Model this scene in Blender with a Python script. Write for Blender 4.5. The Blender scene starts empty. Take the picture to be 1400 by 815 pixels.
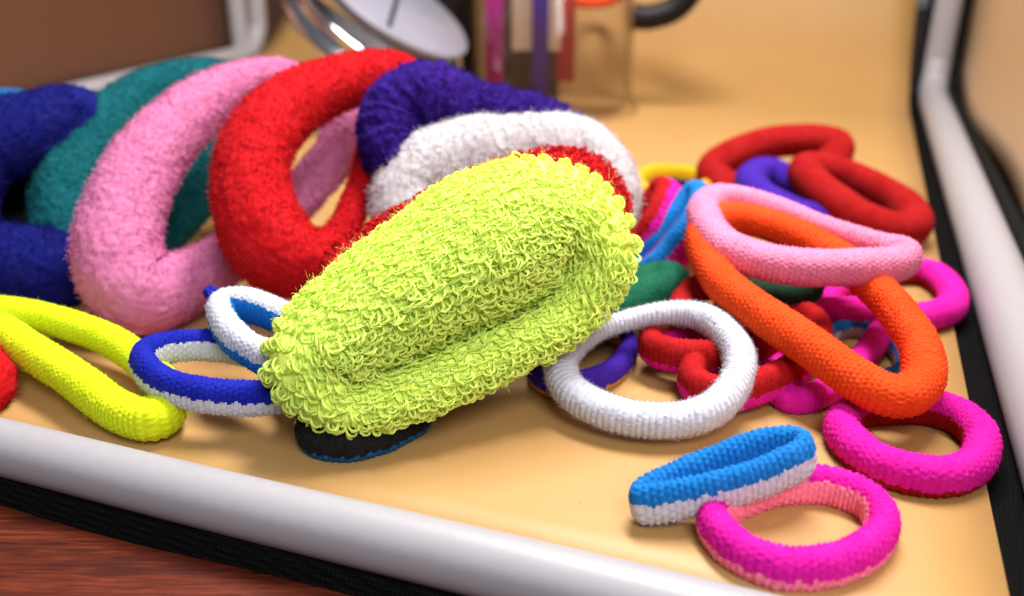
import bpy, math, random
import numpy as np
from mathutils import Vector, Matrix
random.seed(7)
RNG = np.random.default_rng(7)
S = 0.01                     # the scene is measured in centimetres, built in metres
scene = bpy.context.scene
COL = scene.collection

# ------------------------------------------------------------------ camera, world, lights, exposure
F, PITCH, CAMH = 1240.0, math.radians(22.6), 12.4
cam_d = bpy.data.cameras.new('camera')
cam = bpy.data.objects.new('camera', cam_d); COL.objects.link(cam)
cam_d.sensor_width = 36; cam_d.lens = F/1400*36
cam.location = (0, 0, CAMH*S); cam.rotation_euler = (math.pi/2-PITCH, 0, 0)
cam_d.clip_start = 0.005; cam_d.clip_end = 20
cam_d.dof.use_dof = True; cam_d.dof.focus_distance = 0.222; cam_d.dof.aperture_fstop = 8.5
cam_d.dof.aperture_blades = 9
scene.camera = cam

w = bpy.data.worlds.new('World'); scene.world = w; w.use_nodes = True
bg = w.node_tree.nodes['Background']
bg.inputs[0].default_value = (0.85, 0.9, 1.0, 1); bg.inputs[1].default_value = 0.15

def area(name, loc, target, size, power, col=(1, 1, 1), size_y=None):
    l = bpy.data.lights.new(name, 'AREA'); l.energy = power; l.color = col
    l.shape = 'RECTANGLE'; l.size = size*S; l.size_y = (size_y or size)*S
    o = bpy.data.objects.new(name, l); COL.objects.link(o)
    o.location = Vector(loc)*S
    o.rotation_euler = (Vector(target)-Vector(loc)).to_track_quat('-Z', 'Y').to_euler()
    return o
area('ceiling_led_panel', (8, 38, 56), (2, 34, 0), 34, 8.0, (1.0, 0.975, 0.95), 12)
area('window_softbox', (20, -38, 70), (0, 24, 1), 40, 7.0, (0.95, 0.97, 1.0))
scene.view_settings.view_transform = 'Standard'
scene.view_settings.look = 'None'
scene.view_settings.exposure = 0.0
scene.view_settings.gamma = 1.0
scene.render.engine = 'CYCLES'
scene.cycles.max_bounces = 12; scene.cycles.diffuse_bounces = 8; scene.cycles.transmission_bounces = 8; scene.cycles.transparent_max_bounces = 16

# ------------------------------------------------------------------ helpers
def ray(u, v):
    x = (u-700)/F; y = (v-407.5)/F
    return np.array([x, math.cos(PITCH)-y*math.sin(PITCH), -math.sin(PITCH)-y*math.cos(PITCH)])
CAM = np.array([0, 0, CAMH])
def floor_pt(u, v, z=0.0):
    d = ray(u, v); return CAM+d*((z-CAMH)/d[2])
def on_plane(u, v, p0, n):
    d = ray(u, v); return CAM+d*(np.dot(p0-CAM, n)/np.dot(d, n))
def nrm(a):
    a = np.asarray(a, float); return a/np.maximum(np.linalg.norm(a, axis=-1, keepdims=True), 1e-9)
def lin(c):
    c = np.array(c, float)/255
    return tuple(np.where(c <= .04045, c/12.92, ((c+.055)/1.055)**2.4))

def tag(o, label=None, cat=None, group=None, kind=None):
    if label: o['label'] = label
    if cat: o['category'] = cat
    if group: o['group'] = group
    if kind: o['kind'] = kind
    return o
def empty(name, loc=(0, 0, 0)):
    o = bpy.data.objects.new(name, None); COL.objects.link(o); o.location = Vector(loc)*S
    o.empty_display_size = 0.005
    return o
def mesh_obj(name, verts, faces, mat, parent=None, smooth=True):
    """verts in cm, world space"""
    me = bpy.data.meshes.new(name)
    v = np.asarray(verts, np.float32)*S
    off = np.zeros(3, np.float32)
    if parent is not None: off = np.array(parent['_o'], np.float32)*S
    else: off = ((v.min(0)+v.max(0))/2).astype(np.float32); off[2] = v[:, 2].min()
    v = v-off
    if isinstance(faces, np.ndarray) and faces.ndim == 2:
        k = faces.shape[1]; nf = len(faces)
        me.vertices.add(len(v)); me.vertices.foreach_set('co', v.ravel())
        me.loops.add(nf*k); me.loops.foreach_set('vertex_index', faces.astype(np.int32).ravel())
        me.polygons.add(nf); me.polygons.foreach_set('loop_start', np.arange(0, nf*k, k, dtype=np.int32))
        me.update(calc_edges=True)
    else:
        me.from_pydata([tuple(map(float, q)) for q in v], [], [tuple(map(int, f)) for f in faces])
    me.polygons.foreach_set('use_smooth', np.full(len(me.polygons), smooth))
    me.validate()
    me.materials.append(mat)
    o = bpy.data.objects.new(name, me); COL.objects.link(o)
    if parent is not None: o.parent = parent
    else: o.location = Vector([float(q) for q in off]); o['_o'] = [float(q)/S for q in off]
    return o
def root(name, loc):
    o = empty(name, loc); o['_o'] = [float(q) for q in loc]; return o

# ------------------------------------------------------------------ materials
def new_mat(name):
    m = bpy.data.materials.new(name); m.use_nodes = True
    nt = m.node_tree; b = nt.nodes['Principled BSDF']
    return m, nt, b
def node(nt, t, **kw):
    n = nt.nodes.new(t)
    for k, v in kw.items(): setattr(n, k, v)
    return n
def yarn(name, rgb, var=0.18, rough=0.85, sheen=0.09, thru=0.0, k=0.56):
    m, nt, b = new_mat(name)
    c = [x*k for x in lin(rgb)]
    tc = node(nt, 'ShaderNodeTexCoord')
    n1 = node(nt, 'ShaderNodeTexNoise'); n1.inputs['Scale'].default_value = 1400; n1.inputs['Detail'].default_value = 3
    n2 = node(nt, 'ShaderNodeTexNoise'); n2.inputs['Scale'].default_value = 160; n2.inputs['Detail'].default_value = 2
    nt.links.new(tc.outputs['Object'], n1.inputs['Vector']); nt.links.new(tc.outputs['Object'], n2.inputs['Vector'])
    mx = node(nt, 'ShaderNodeMath', operation='ADD'); nt.links.new(n1.outputs['Fac'], mx.inputs[0]); nt.links.new(n2.outputs['Fac'], mx.inputs[1])
    cr = node(nt, 'ShaderNodeValToRGB')
    cr.color_ramp.elements[0].position = 0.32; cr.color_ramp.elements[1].position = 0.68
    lo = [x*(1-var) for x in c]; hi = [min(0.98, x*(1+var*.6)+0.01) for x in c]
    cr.color_ramp.elements[0].color = (*lo, 1); cr.color_ramp.elements[1].color = (*hi, 1)
    dv = node(nt, 'ShaderNodeMath', operation='MULTIPLY'); dv.inputs[1].default_value = 0.5
    nt.links.new(mx.outputs[0], dv.inputs[0]); nt.links.new(dv.outputs[0], cr.inputs[0])
    nt.links.new(cr.outputs[0], b.inputs['Base Color'])
    bp = node(nt, 'ShaderNodeBump'); bp.inputs['Strength'].default_value = 0.5; bp.inputs['Distance'].default_value = 0.0003
    nt.links.new(n1.outputs['Fac'], bp.inputs['Height']); nt.links.new(bp.outputs[0], b.inputs['Normal'])
    b.inputs['Roughness'].default_value = rough
    b.inputs['Specular IOR Level'].default_value = 0.14
    b.inputs['Sheen Weight'].default_value = sheen
    b.inputs['Sheen Roughness'].default_value = 0.5
    b.inputs['Sheen Tint'].default_value = (*[min(1, x*1.2+.1) for x in c], 1)
    if thru:                                   # thin yarn lets light through
        tl = node(nt, 'ShaderNodeBsdfTranslucent'); ms = node(nt, 'ShaderNodeMixShader'); ms.inputs[0].default_value = thru
        nt.links.new(cr.outputs[0], tl.inputs['Color'])
        nt.links.new(b.outputs[0], ms.inputs[1]); nt.links.new(tl.outputs[0], ms.inputs[2])
        nt.links.new(ms.outputs[0], nt.nodes['Material Output'].inputs['Surface'])
    return m
Y = {
 'lime': yarn('lime_yarn', (237, 255, 128), .03, .75, .15, 0.3, k=.99),
 'lime_base': yarn('lime_ground_weave', (236, 255, 116), .03, .8, .05, 0.0, k=.99),
 'neon': yarn('neon_yellow_yarn', (232, 248, 16), .1, k=.7),
 'magenta': yarn('hot_magenta_yarn', (245, 10, 175), .12, k=.68),
 'pale_pink': yarn('pale_pink_yarn', (255, 134, 165), .1, k=.85),
 'pink': yarn('pink_yarn', (255, 150, 190), .12, k=.68),
 'rose': yarn('rose_terry', (255, 150, 204), .1, .9, .1, .25, k=.66),
 'orange': yarn('neon_orange_yarn', (255, 78, 12), .12, k=.76),
 'red': yarn('red_yarn', (200, 4, 14), .18, .95, .0),
 'dark_red': yarn('deep_red_yarn', (188, 4, 8), .18, .95, .0),
 'red_terry': yarn('red_terry', (232, 10, 26), .12, .9, .08, .25, k=.68),
 'white': yarn('white_yarn', (226, 226, 240), .05, k=.68),
 'white_terry': yarn('white_terry', (240, 232, 238), .04, .9, .1, .25, k=.66),
 'sky': yarn('sky_blue_yarn', (10, 140, 235), .14),
 'royal': yarn('royal_blue_yarn', (8, 30, 190), .16),
 'navy': yarn('navy_terry', (4, 13, 128), .2, .9, .03, .2, k=.62),
 'darknavy': yarn('dark_navy_yarn', (8, 14, 70), .2),
 'teal': yarn('teal_terry', (0, 122, 132), .15, .9, .1, .25),
 'purple': yarn('purple_yarn', (72, 24, 185), .18),
 'purple_terry': yarn('purple_terry', (62, 14, 158), .2, .9, .1, .25),
 'green': yarn('green_yarn', (4, 110, 78), .18),
 'darkgreen': yarn('dark_green_yarn', (4, 60, 36), .2),
 'yellow': yarn('yellow_yarn', (250, 200, 8), .12),
 'amber': yarn('amber_yarn', (245, 170, 20), .12),
 'black': yarn('black_yarn', (16, 17, 20), .2),
 'cyan': yarn('deep_cyan_yarn', (14, 105, 160), .15),
}
def plain(name, rgb, rough=0.5, metal=0.0, bump=0.0, bscale=300, trans=0.0, ior=1.5, var=0.0, spec=.5):
    m, nt, b = new_mat(name)
    c = lin(rgb)
    b.inputs['Base Color'].default_value = (*c, 1); b.inputs['Roughness'].default_value = rough
    b.inputs['Metallic'].default_value = metal; b.inputs['Transmission Weight'].default_value = trans
    b.inputs['IOR'].default_value = ior; b.inputs['Specular IOR Level'].default_value = spec
    if bump or var:
        tc = node(nt, 'ShaderNodeTexCoord')
        n = node(nt, 'ShaderNodeTexNoise'); n.inputs['Scale'].default_value = bscale; n.inputs['Detail'].default_value = 5
        nt.links.new(tc.outputs['Object'], n.inputs['Vector'])
        if bump:
            bp = node(nt, 'ShaderNodeBump'); bp.inputs['Strength'].default_value = bump; bp.inputs['Distance'].default_value = 0.001
            nt.links.new(n.outputs['Fac'], bp.inputs['Height']); nt.links.new(bp.outputs[0], b.inputs['Normal'])
        if var:
            cr = node(nt, 'ShaderNodeValToRGB'); cr.color_ramp.elements[0].position = .3; cr.color_ramp.elements[1].position = .7
            cr.color_ramp.elements[0].color = (*[x*(1-var) for x in c], 1); cr.color_ramp.elements[1].color = (*[min(.95, x*(1+var*.5)) for x in c], 1)
            nt.links.new(n.outputs['Fac'], cr.inputs[0]); nt.links.new(cr.outputs[0], b.inputs['Base Color'])
    return m
def cream_vinyl():
    m, nt, b = new_mat('cream_vinyl')
    tc = node(nt, 'ShaderNodeTexCoord'); c = lin((172, 133, 79))
    n1 = node(nt, 'ShaderNodeTexNoise'); n1.inputs['Scale'].default_value = 18; n1.inputs['Detail'].default_value = 5
    n2 = node(nt, 'ShaderNodeTexNoise'); n2.inputs['Scale'].default_value = 700; n2.inputs['Detail'].default_value = 2
    vo = node(nt, 'ShaderNodeTexVoronoi'); vo.inputs['Scale'].default_value = 62
    for n in (n1, n2, vo): nt.links.new(tc.outputs['Object'], n.inputs['Vector'])
    cr = node(nt, 'ShaderNodeValToRGB'); cr.color_ramp.elements[0].position = .3; cr.color_ramp.elements[1].position = .7
    cr.color_ramp.elements[0].color = (c[0]*.95, c[1]*.91, c[2]*.86, 1); cr.color_ramp.elements[1].color = (*c, 1)
    nt.links.new(n1.outputs['Fac'], cr.inputs[0])
    # specks of dust and lint: some cells carry a tiny dark dot
    d = node(nt, 'ShaderNodeMath', operation='LESS_THAN'); d.inputs[1].default_value = .022; nt.links.new(vo.outputs['Distance'], d.inputs[0])
    sx = node(nt, 'ShaderNodeSeparateColor'); nt.links.new(vo.outputs['Color'], sx.inputs[0])
    g2 = node(nt, 'ShaderNodeMath', operation='GREATER_THAN'); g2.inputs[1].default_value = .72; nt.links.new(sx.outputs[0], g2.inputs[0])
    mu = node(nt, 'ShaderNodeMath', operation='MULTIPLY'); nt.links.new(d.outputs[0], mu.inputs[0]); nt.links.new(g2.outputs[0], mu.inputs[1])
    m2 = node(nt, 'ShaderNodeMath', operation='MULTIPLY'); m2.inputs[1].default_value = .6; nt.links.new(mu.outputs[0], m2.inputs[0])
    mx = node(nt, 'ShaderNodeMix', data_type='RGBA'); mx.inputs[7].default_value = (.12, .08, .06, 1)
    nt.links.new(m2.outputs[0], mx.inputs[0]); nt.links.new(cr.outputs[0], mx.inputs[6]); nt.links.new(mx.outputs[2], b.inputs['Base Color'])
    bp = node(nt, 'ShaderNodeBump'); bp.inputs['Strength'].default_value = .08; bp.inputs['Distance'].default_value = .0005
    nt.links.new(n2.outputs['Fac'], bp.inputs['Height']); nt.links.new(bp.outputs[0], b.inputs['Normal'])
    b.inputs['Roughness'].default_value = .52
    return m
M_SHEET = cream_vinyl()
M_TUBE = plain('white_vinyl_tube', (154, 151, 156), 0.45, bump=.05, bscale=380, var=.03)
M_SILVER = plain('silver_lining_dim_reflection', (110, 76, 60), 0.5, metal=.5, bump=.4, bscale=22)  # left wall: brown stands in for dark surroundings reflected in silver
M_LINING = plain('silver_lining_peach_reflection', (204, 176, 140), 0.5, metal=.2, bump=.4, bscale=22)  # right wall: same silver lining, reflected peach put into its colour
M_PIPING = plain('black_piping', (10, 10, 11), 0.8, bump=.3, bscale=900, spec=.15)
M_CHROME = plain('chrome', (225, 225, 230), 0.08, metal=1)
M_MIRROR = plain('mirror_face', (126, 124, 138), 0.35, metal=.0)  # matte grey stands in for the bright light the mirror reflects
M_BLACK = plain('black_plastic', (18, 14, 16), 0.5, spec=.2)
def thin_glass():
    m, nt, b = new_mat('clear_glass')
    tr = node(nt, 'ShaderNodeBsdfTransparent'); tr.inputs[0].default_value = (.985, .98, .975, 1)
    gl = node(nt, 'ShaderNodeBsdfGlossy'); l2 = node(nt, 'ShaderNodeLayerWeight'); l2.inputs[0].default_value = .5
    p2 = node(nt, 'ShaderNodeMath', operation='POWER'); p2.inputs[1].default_value = 6.0; nt.links.new(l2.outputs['Facing'], p2.inputs[0])
    cm = node(nt, 'ShaderNodeMix', data_type='RGBA'); cm.inputs[6].default_value = (.985, .98, .975, 1); cm.inputs[7].default_value = (.42, .34, .29, 1)
    nt.links.new(p2.outputs[0], cm.inputs[0]); nt.links.new(cm.outputs[2], tr.inputs[0]); gl.inputs['Roughness'].default_value = .04
    lw = node(nt, 'ShaderNodeLayerWeight'); lw.inputs[0].default_value = .5
    pw = node(nt, 'ShaderNodeMath', operation='POWER'); pw.inputs[1].default_value = 4.0; nt.links.new(lw.outputs['Facing'], pw.inputs[0])
    fr = node(nt, 'ShaderNodeMath', operation='MULTIPLY_ADD'); fr.inputs[1].default_value = .85; fr.inputs[2].default_value = .03; nt.links.new(pw.outputs[0], fr.inputs[0])
    mx = node(nt, 'ShaderNodeMixShader')
    nt.links.new(fr.outputs[0], mx.inputs[0]); nt.links.new(tr.outputs[0], mx.inputs[1]); nt.links.new(gl.outputs[0], mx.inputs[2])
    nt.links.new(mx.outputs[0], nt.nodes['Material Output'].inputs['Surface'])
    return m
M_GLASS = thin_glass()
M_RIBBON = plain('purple_ribbon', (48, 14, 130), 0.5)
M_TAG = plain('white_card', (225, 218, 222), 0.6)
M_STRIPM = plain('magenta_plastic', (170, 20, 140), 0.4)
M_STRIPR = plain('red_plastic', (165, 30, 40), 0.4)
M_SLATE = plain('smoky_plastic', (86, 70, 66), 0.4)
M_ORANGE = plain('orange_plastic', (240, 80, 20), 0.5)
M_SPECK = plain('lint_fibre', (150, 150, 60), 0.8)

def mesh_weave():
    m, nt, b = new_mat('black_mesh_fabric')
    tc = node(nt, 'ShaderNodeTexCoord')
    mp = node(nt, 'ShaderNodeMapping'); mp.inputs['Rotation'].default_value = (0, 0, math.radians(25))
    nt.links.new(tc.outputs['Object'], mp.inputs['Vector'])
    ck = node(nt, 'ShaderNodeTexVoronoi'); ck.inputs['Scale'].default_value = 900; ck.inputs['Randomness'].default_value = .15
    nt.links.new(mp.outputs[0], ck.inputs['Vector'])
    cr = node(nt, 'ShaderNodeValToRGB'); cr.color_ramp.elements[0].color = (.008, .008, .009, 1); cr.color_ramp.elements[1].color = (.0015, .0015, .0015, 1)
    cr.color_ramp.elements[1].position = .6
    nt.links.new(ck.outputs['Distance'], cr.inputs[0]); nt.links.new(cr.outputs[0], b.inputs['Base Color'])
    bp = node(nt, 'ShaderNodeBump'); bp.inputs['Distance'].default_value = .0004; bp.invert = True
    nt.links.new(ck.outputs['Distance'], bp.inputs['Height']); nt.links.new(bp.outputs[0], b.inputs['Normal'])
    b.inputs['Roughness'].default_value = .8; b.inputs['Specular IOR Level'].default_value = .06
    return m
M_WEAVE = mesh_weave()
def wood():
    m, nt, b = new_mat('reddish_wood')
    tc = node(nt, 'ShaderNodeTexCoord')
    mp = node(nt, 'ShaderNodeMapping'); mp.inputs['Rotation'].default_value = (0, 0, math.radians(9)); mp.inputs['Scale'].default_value = (1.3, 16, 1)
    nt.links.new(tc.outputs['Object'], mp.inputs['Vector'])
    n1 = node(nt, 'ShaderNodeTexNoise'); n1.inputs['Scale'].default_value = 60; n1.inputs['Detail'].default_value = 8; n1.inputs['Roughness'].default_value = .65; n1.inputs['Distortion'].default_value = .6
    n2 = node(nt, 'ShaderNodeTexNoise'); n2.inputs['Scale'].default_value = 14; n2.inputs['Detail'].default_value = 4
    nt.links.new(mp.outputs[0], n1.inputs['Vector']); nt.links.new(mp.outputs[0], n2.inputs['Vector'])
    mx = node(nt, 'ShaderNodeMix'); mx.inputs[0].default_value = .4
    nt.links.new(n1.outputs['Fac'], mx.inputs[2]); nt.links.new(n2.outputs['Fac'], mx.inputs[3])
    cr = node(nt, 'ShaderNodeValToRGB')
    cr.color_ramp.elements[0].position = .38; cr.color_ramp.elements[0].color = (*lin((46, 16, 8)), 1)
    cr.color_ramp.elements[1].position = .62; cr.color_ramp.elements[1].color = (*lin((106, 44, 24)), 1)
    e = cr.color_ramp.elements.new(.5); e.color = (*lin((76, 27, 13)), 1)
    nt.links.new(mx.outputs[0], cr.inputs[0]); nt.links.new(cr.outputs[0], b.inputs['Base Color'])
    bp = node(nt, 'ShaderNodeBump'); bp.inputs['Strength'].default_value = .3; bp.inputs['Distance'].default_value = .0006
    nt.links.new(n1.outputs['Fac'], bp.inputs['Height']); nt.links.new(bp.outputs[0], b.inputs['Normal'])
    b.inputs['Roughness'].default_value = .5; b.inputs['Specular IOR Level'].default_value = .2
    return m
M_WOOD = wood()

# ------------------------------------------------------------------ curve and tube tools
def smooth_closed(P, n=600):
    """periodic Catmull-Rom (centripetal-ish) through P, resampled evenly"""
    P = np.asarray(P, float); k = len(P); out = []
    for i in range(k):
        p0, p1, p2, p3 = P[i-1], P[i], P[(i+1) % k], P[(i+2) % k]
        t = np.linspace(0, 1, 40, endpoint=False)[:, None]
        out.append(.5*((2*p1)+(-p0+p2)*t+(2*p0-5*p1+4*p2-p3)*t**2+(-p0+3*p1-3*p2+p3)*t**3))
    C = np.concatenate(out)
    # light smoothing keeps hand-set points from showing as kinks
    ker = np.hanning(19); ker /= ker.sum()
    Cp = np.concatenate([C[-9:], C, C[:9]])
    C = np.stack([np.convolve(Cp[:, j], ker, 'valid') for j in range(C.shape[1])], 1)
    d = np.linalg.norm(np.diff(np.vstack([C, C[:1]])[:, :3], axis=0), axis=1)
    s = np.concatenate([[0], np.cumsum(d)]); L = s[-1]
    Cc = np.vstack([C, C[:1]]); q = np.linspace(0, L, n, endpoint=False)
    return np.stack([np.interp(q, s, Cc[:, j]) for j in range(C.shape[1])], 1), L
def length_closed(P): return smooth_closed(P, 50)[1]
def wob(n, k, amp):
    """smooth periodic random wobble"""
    x = np.arange(n)/n*2*np.pi; r = np.zeros(n)
    for j in range(1, k+1): r += RNG.normal()*np.cos(j*x+RNG.uniform(0, 6.28))/j**.5
    return amp*r/max(1e-6, np.abs(r).max())
def grid_faces(n, m):
    i = np.arange(n)[:, None]; j = np.arange(m)[None, :]
    a = i*m+j; b = ((i+1) % n)*m+j; c = ((i+1) % n)*m+(j+1) % m; d = i*m+(j+1) % m
    return np.stack([a, b, c, d], -1)          # n,m,4
def vnormals(G):
    du = np.roll(G, -1, 0)-np.roll(G, 1, 0); dv = np.roll(G, -1, 1)-np.roll(G, 1, 1)
    return nrm(np.cross(du, dv))
def frame(C, N):
    T = nrm(np.roll(C, -1, 0)-np.roll(C, 1, 0))
    Sd = nrm(np.cross(T, N)); U = nrm(np.cross(Sd, T))
    return T, Sd, U
def centre_line(px, plane):
    """px: (u,v[,scale[,lift]]) picture points; plane (u,v,z,n): anchor and normal"""
    u, v, z, n = plane
    n = nrm(np.array(n, float)); n = n if n[2] >= 0 else -n
    p0 = floor_pt(u, v, z)
    P = []
    for q in px:
        p = on_plane(q[0], q[1], p0, n)
        sc = q[2] if len(q) > 2 else 1.0
        if len(q) > 3: p = p+n*q[3]
        P.append([*p, sc])
    return np.array(P), n

def fuzz(G, Nn, mask, count, ln, wd):
    """short loose fibre ends standing off the knit"""
    idx = np.argwhere(mask); idx = idx[RNG.integers(0, len(idx), count)]
    p = G[idx[:, 0], idx[:, 1]]; nn = Nn[idx[:, 0], idx[:, 1]]
    d = nrm(nn+RNG.normal(0, .65, p.shape)); sd = nrm(np.cross(d, RNG.normal(0, 1, p.shape)))
    l = (ln*RNG.uniform(.4, 1.3, count))[:, None]; p = p+RNG.normal(0, .02, p.shape)
    a = p-sd*wd*.5; b = p+sd*wd*.5; c = p+d*l+RNG.normal(0, ln*.2, p.shape)
    V = np.stack([a, b, c], 1).reshape(-1, 3)
    return V, np.arange(len(V)).reshape(-1, 3)

REPORT = []
def knit_ring(label, px, plane, w, h, top, bottom=None, split=0.0, pitch=.14, amp=.046, res=(5, 44), fz=2500, stitch=.15, inner=0.0, rowmix=.72,
              name='hair_tie', cat='hair tie', group='knitted hair ties in the heap', names=None, wobble=.04):
    P, n = centre_line(px, plane)
    L = length_closed(P)
    ribs = max(24, int(round(L/pitch))); per, m = res
    nn = ribs*per
    C, L = smooth_closed(P, nn)
    sc = C[:, 3:4]*(1+wob(nn, 9, wobble))[:, None]; C = C[:, :3]+np.stack([wob(nn, 5, .02) for _ in range(3)], 1)
    T, Sd, Up = frame(C, n)
    circ = math.pi*(w+h); rows = max(8, int(round(circ/stitch)))
    if m > 44: m = rows*4
    ph = np.linspace(0, 2*np.pi, m, endpoint=False)
    Uc = np.arange(nn)/per; jit = np.interp(Uc, np.arange(ribs+1), np.append(RNG.normal(0, .10, ribs), 0))
    Uc = Uc+jit
    col = np.abs(np.cos(np.pi*Uc))**.7
    Vc = ph/(2*np.pi)*rows
    Vs = Vc[None, :]+.5*(np.round(Uc).astype(int) % 2)[:, None]+np.repeat(RNG.normal(0, .12, ribs+1), per)[:nn][:, None]
    row = np.abs(np.cos(np.pi*Vs))**.7
    bl = RNG.uniform(.75, 1.25, (ribs+1, rows+1))
    bl = bl[np.clip(np.round(Uc).astype(int), 0, ribs)][:, np.clip(np.round(Vc).astype(int), 0, rows)]
    D = amp*(col[:, None]*((1-rowmix)+rowmix*row)*bl-.4)+RNG.normal(0, amp*.07, (nn, m))
    ce = np.sign(np.cos(ph))*np.abs(np.cos(ph))**.9; se = np.sign(np.sin(ph))*np.abs(np.sin(ph))**.9
    off = (sc*w+D)[:, :, None]*ce[None, :, None]*Sd[:, None, :]+(sc*h+D)[:, :, None]*se[None, :, None]*Up[:, None, :]
    G = C[:, None, :]+off
    Nn = vnormals(G)
    out = nrm(off)
    if (Nn*out).sum() < 0: Nn = -Nn
    Fc = grid_faces(nn, m)
    if (np.cross(G[1, 0]-G[0, 0], G[0, 1]-G[0, 0])*out[0, 0]).sum() < 0: Fc = Fc[..., ::-1]
    REPORT.append((label[:40], 'L %.1f' % L, 'min z %.2f' % G[..., 2].min(), 'max z %.2f' % G[..., 2].max(),
                   'ext', np.round(np.sort(np.linalg.norm(np.linalg.svd(C-C.mean(0), full_matrices=False)[1][:2, None], axis=1))*2*math.sqrt(2/nn), 1)))
    def build(mask_f, mat, nm, parent, share):
        fs = Fc[mask_f].reshape(-1, 4)
        vm = np.zeros((nn, m), bool); vm.ravel()[fs.ravel()] = True
        V, Fz = fuzz(G, Nn, vm, max(4, int(fz*share)), .055, .007)
        used = np.unique(fs); re = np.full(nn*m, -1); re[used] = np.arange(len(used))
        verts = np.vstack([G.reshape(-1, 3)[used], V])
        q = re[fs]
        faces = np.vstack([q, np.full((0, 4), 0)])
        tri = Fz+len(used)
        # fibres are thin kites so the mesh stays all quads
        ext = V.reshape(-1, 3, 3); mid = ext[:, 2]+RNG.normal(0, .004, ext[:, 2].shape)
        verts = np.vstack([verts, mid]); k0 = len(used)+len(V)
        tri4 = np.stack([tri[:, 0], tri[:, 1], k0+np.arange(len(mid)), tri[:, 2]], 1)
        return mesh_obj(nm, verts, np.vstack([faces, tri4]), mat, parent)
    if bottom is None:
        o = build(np.ones((nn, m), bool), Y[top], name, None, 1)
        tag(o, label, cat, group)
        return o
    rt = root(name, (C[:, 0].mean(), C[:, 1].mean(), G[..., 2].min()))
    tag(rt, label, cat, group)
    ss = split+np.repeat(RNG.normal(0, .04, ribs+1), per)[:nn]+.06*((np.round(Uc).astype(int) % 2)-.5)
    sp = np.sin(ph+np.pi/m)
    into = np.sign(((C.mean(0)-C)*Sd).sum(1))                 # which side of the tube faces the hole
    ss2 = ss[:, None]+inner*np.clip(into[:, None]*np.cos(ph+np.pi/m)[None, :], 0, 1)
    top_mask = sp[None, :] > ss2
    names = names or (top+'_band', bottom+'_band')
    build(top_mask, Y[top], names[0], rt, .5); build(~top_mask, Y[bottom], names[1], rt, .5)
    return rt

def loop_shapes(K, segs, sides, r, width, length, bulge, twist, fil=1, rng=RNG):
    """unit local frame loops: x feet axis, y out of plane, z outward. returns (K,segs+1,sides,3) stacked filaments"""
    t = np.linspace(0, 1, segs+1)[None, :]
    fx = -.5*np.cos(np.pi*t)*(1+bulge[:, None]*np.sin(np.pi*t)); fz = np.sin(np.pi*t)**.8
    fy = twist[:, None]*(t-.5)*.6
    x = fx*width[:, None]; z = fz*length[:, None]-.06*length[:, None]; y = fy*width[:, None]
    Pc = np.stack([x, y, z], -1)
    Tn = nrm(np.gradient(Pc, axis=1))
    b = np.array([0., 1, 0]); c = np.cross(Tn, b)
    outs = []
    for f in range(fil):
        a0 = 2*np.pi*f/max(1, fil)
        tw = a0+(t*6.0)[..., None] if fil > 1 else 0
        cen = Pc+(r*.75*(np.cos(tw)*b+np.sin(tw)*c) if fil > 1 else 0)
        th = np.linspace(0, 2*np.pi, sides, endpoint=False)
        ring = cen[:, :, None, :]+r*(np.cos(th)[None, None, :, None]*b+np.sin(th)[None, None, :, None]*c[:, :, None, :])
        outs.append(ring)
    return outs
def strip_faces(K, segs, sides):
    i = np.arange(segs)[:, None]; j = np.arange(sides)[None, :]
    f = np.stack([i*sides+j, i*sides+(j+1) % sides, (i+1)*sides+(j+1) % sides, (i+1)*sides+j], -1).reshape(-1, 4)
    return (f[None]+(np.arange(K)*(segs+1)*sides)[:, None, None]).reshape(-1, 4)
def place_loops(outs, base, A, B, D):
    V = []
    for ring in outs:
        w_ = base[:, None, None, :]+ring[..., 0:1]*A[:, None, None, :]+ring[..., 1:2]*B[:, None, None, :]+ring[..., 2:3]*D[:, None, None, :]
        V.append(w_.reshape(-1, 3))
    return V

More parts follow.
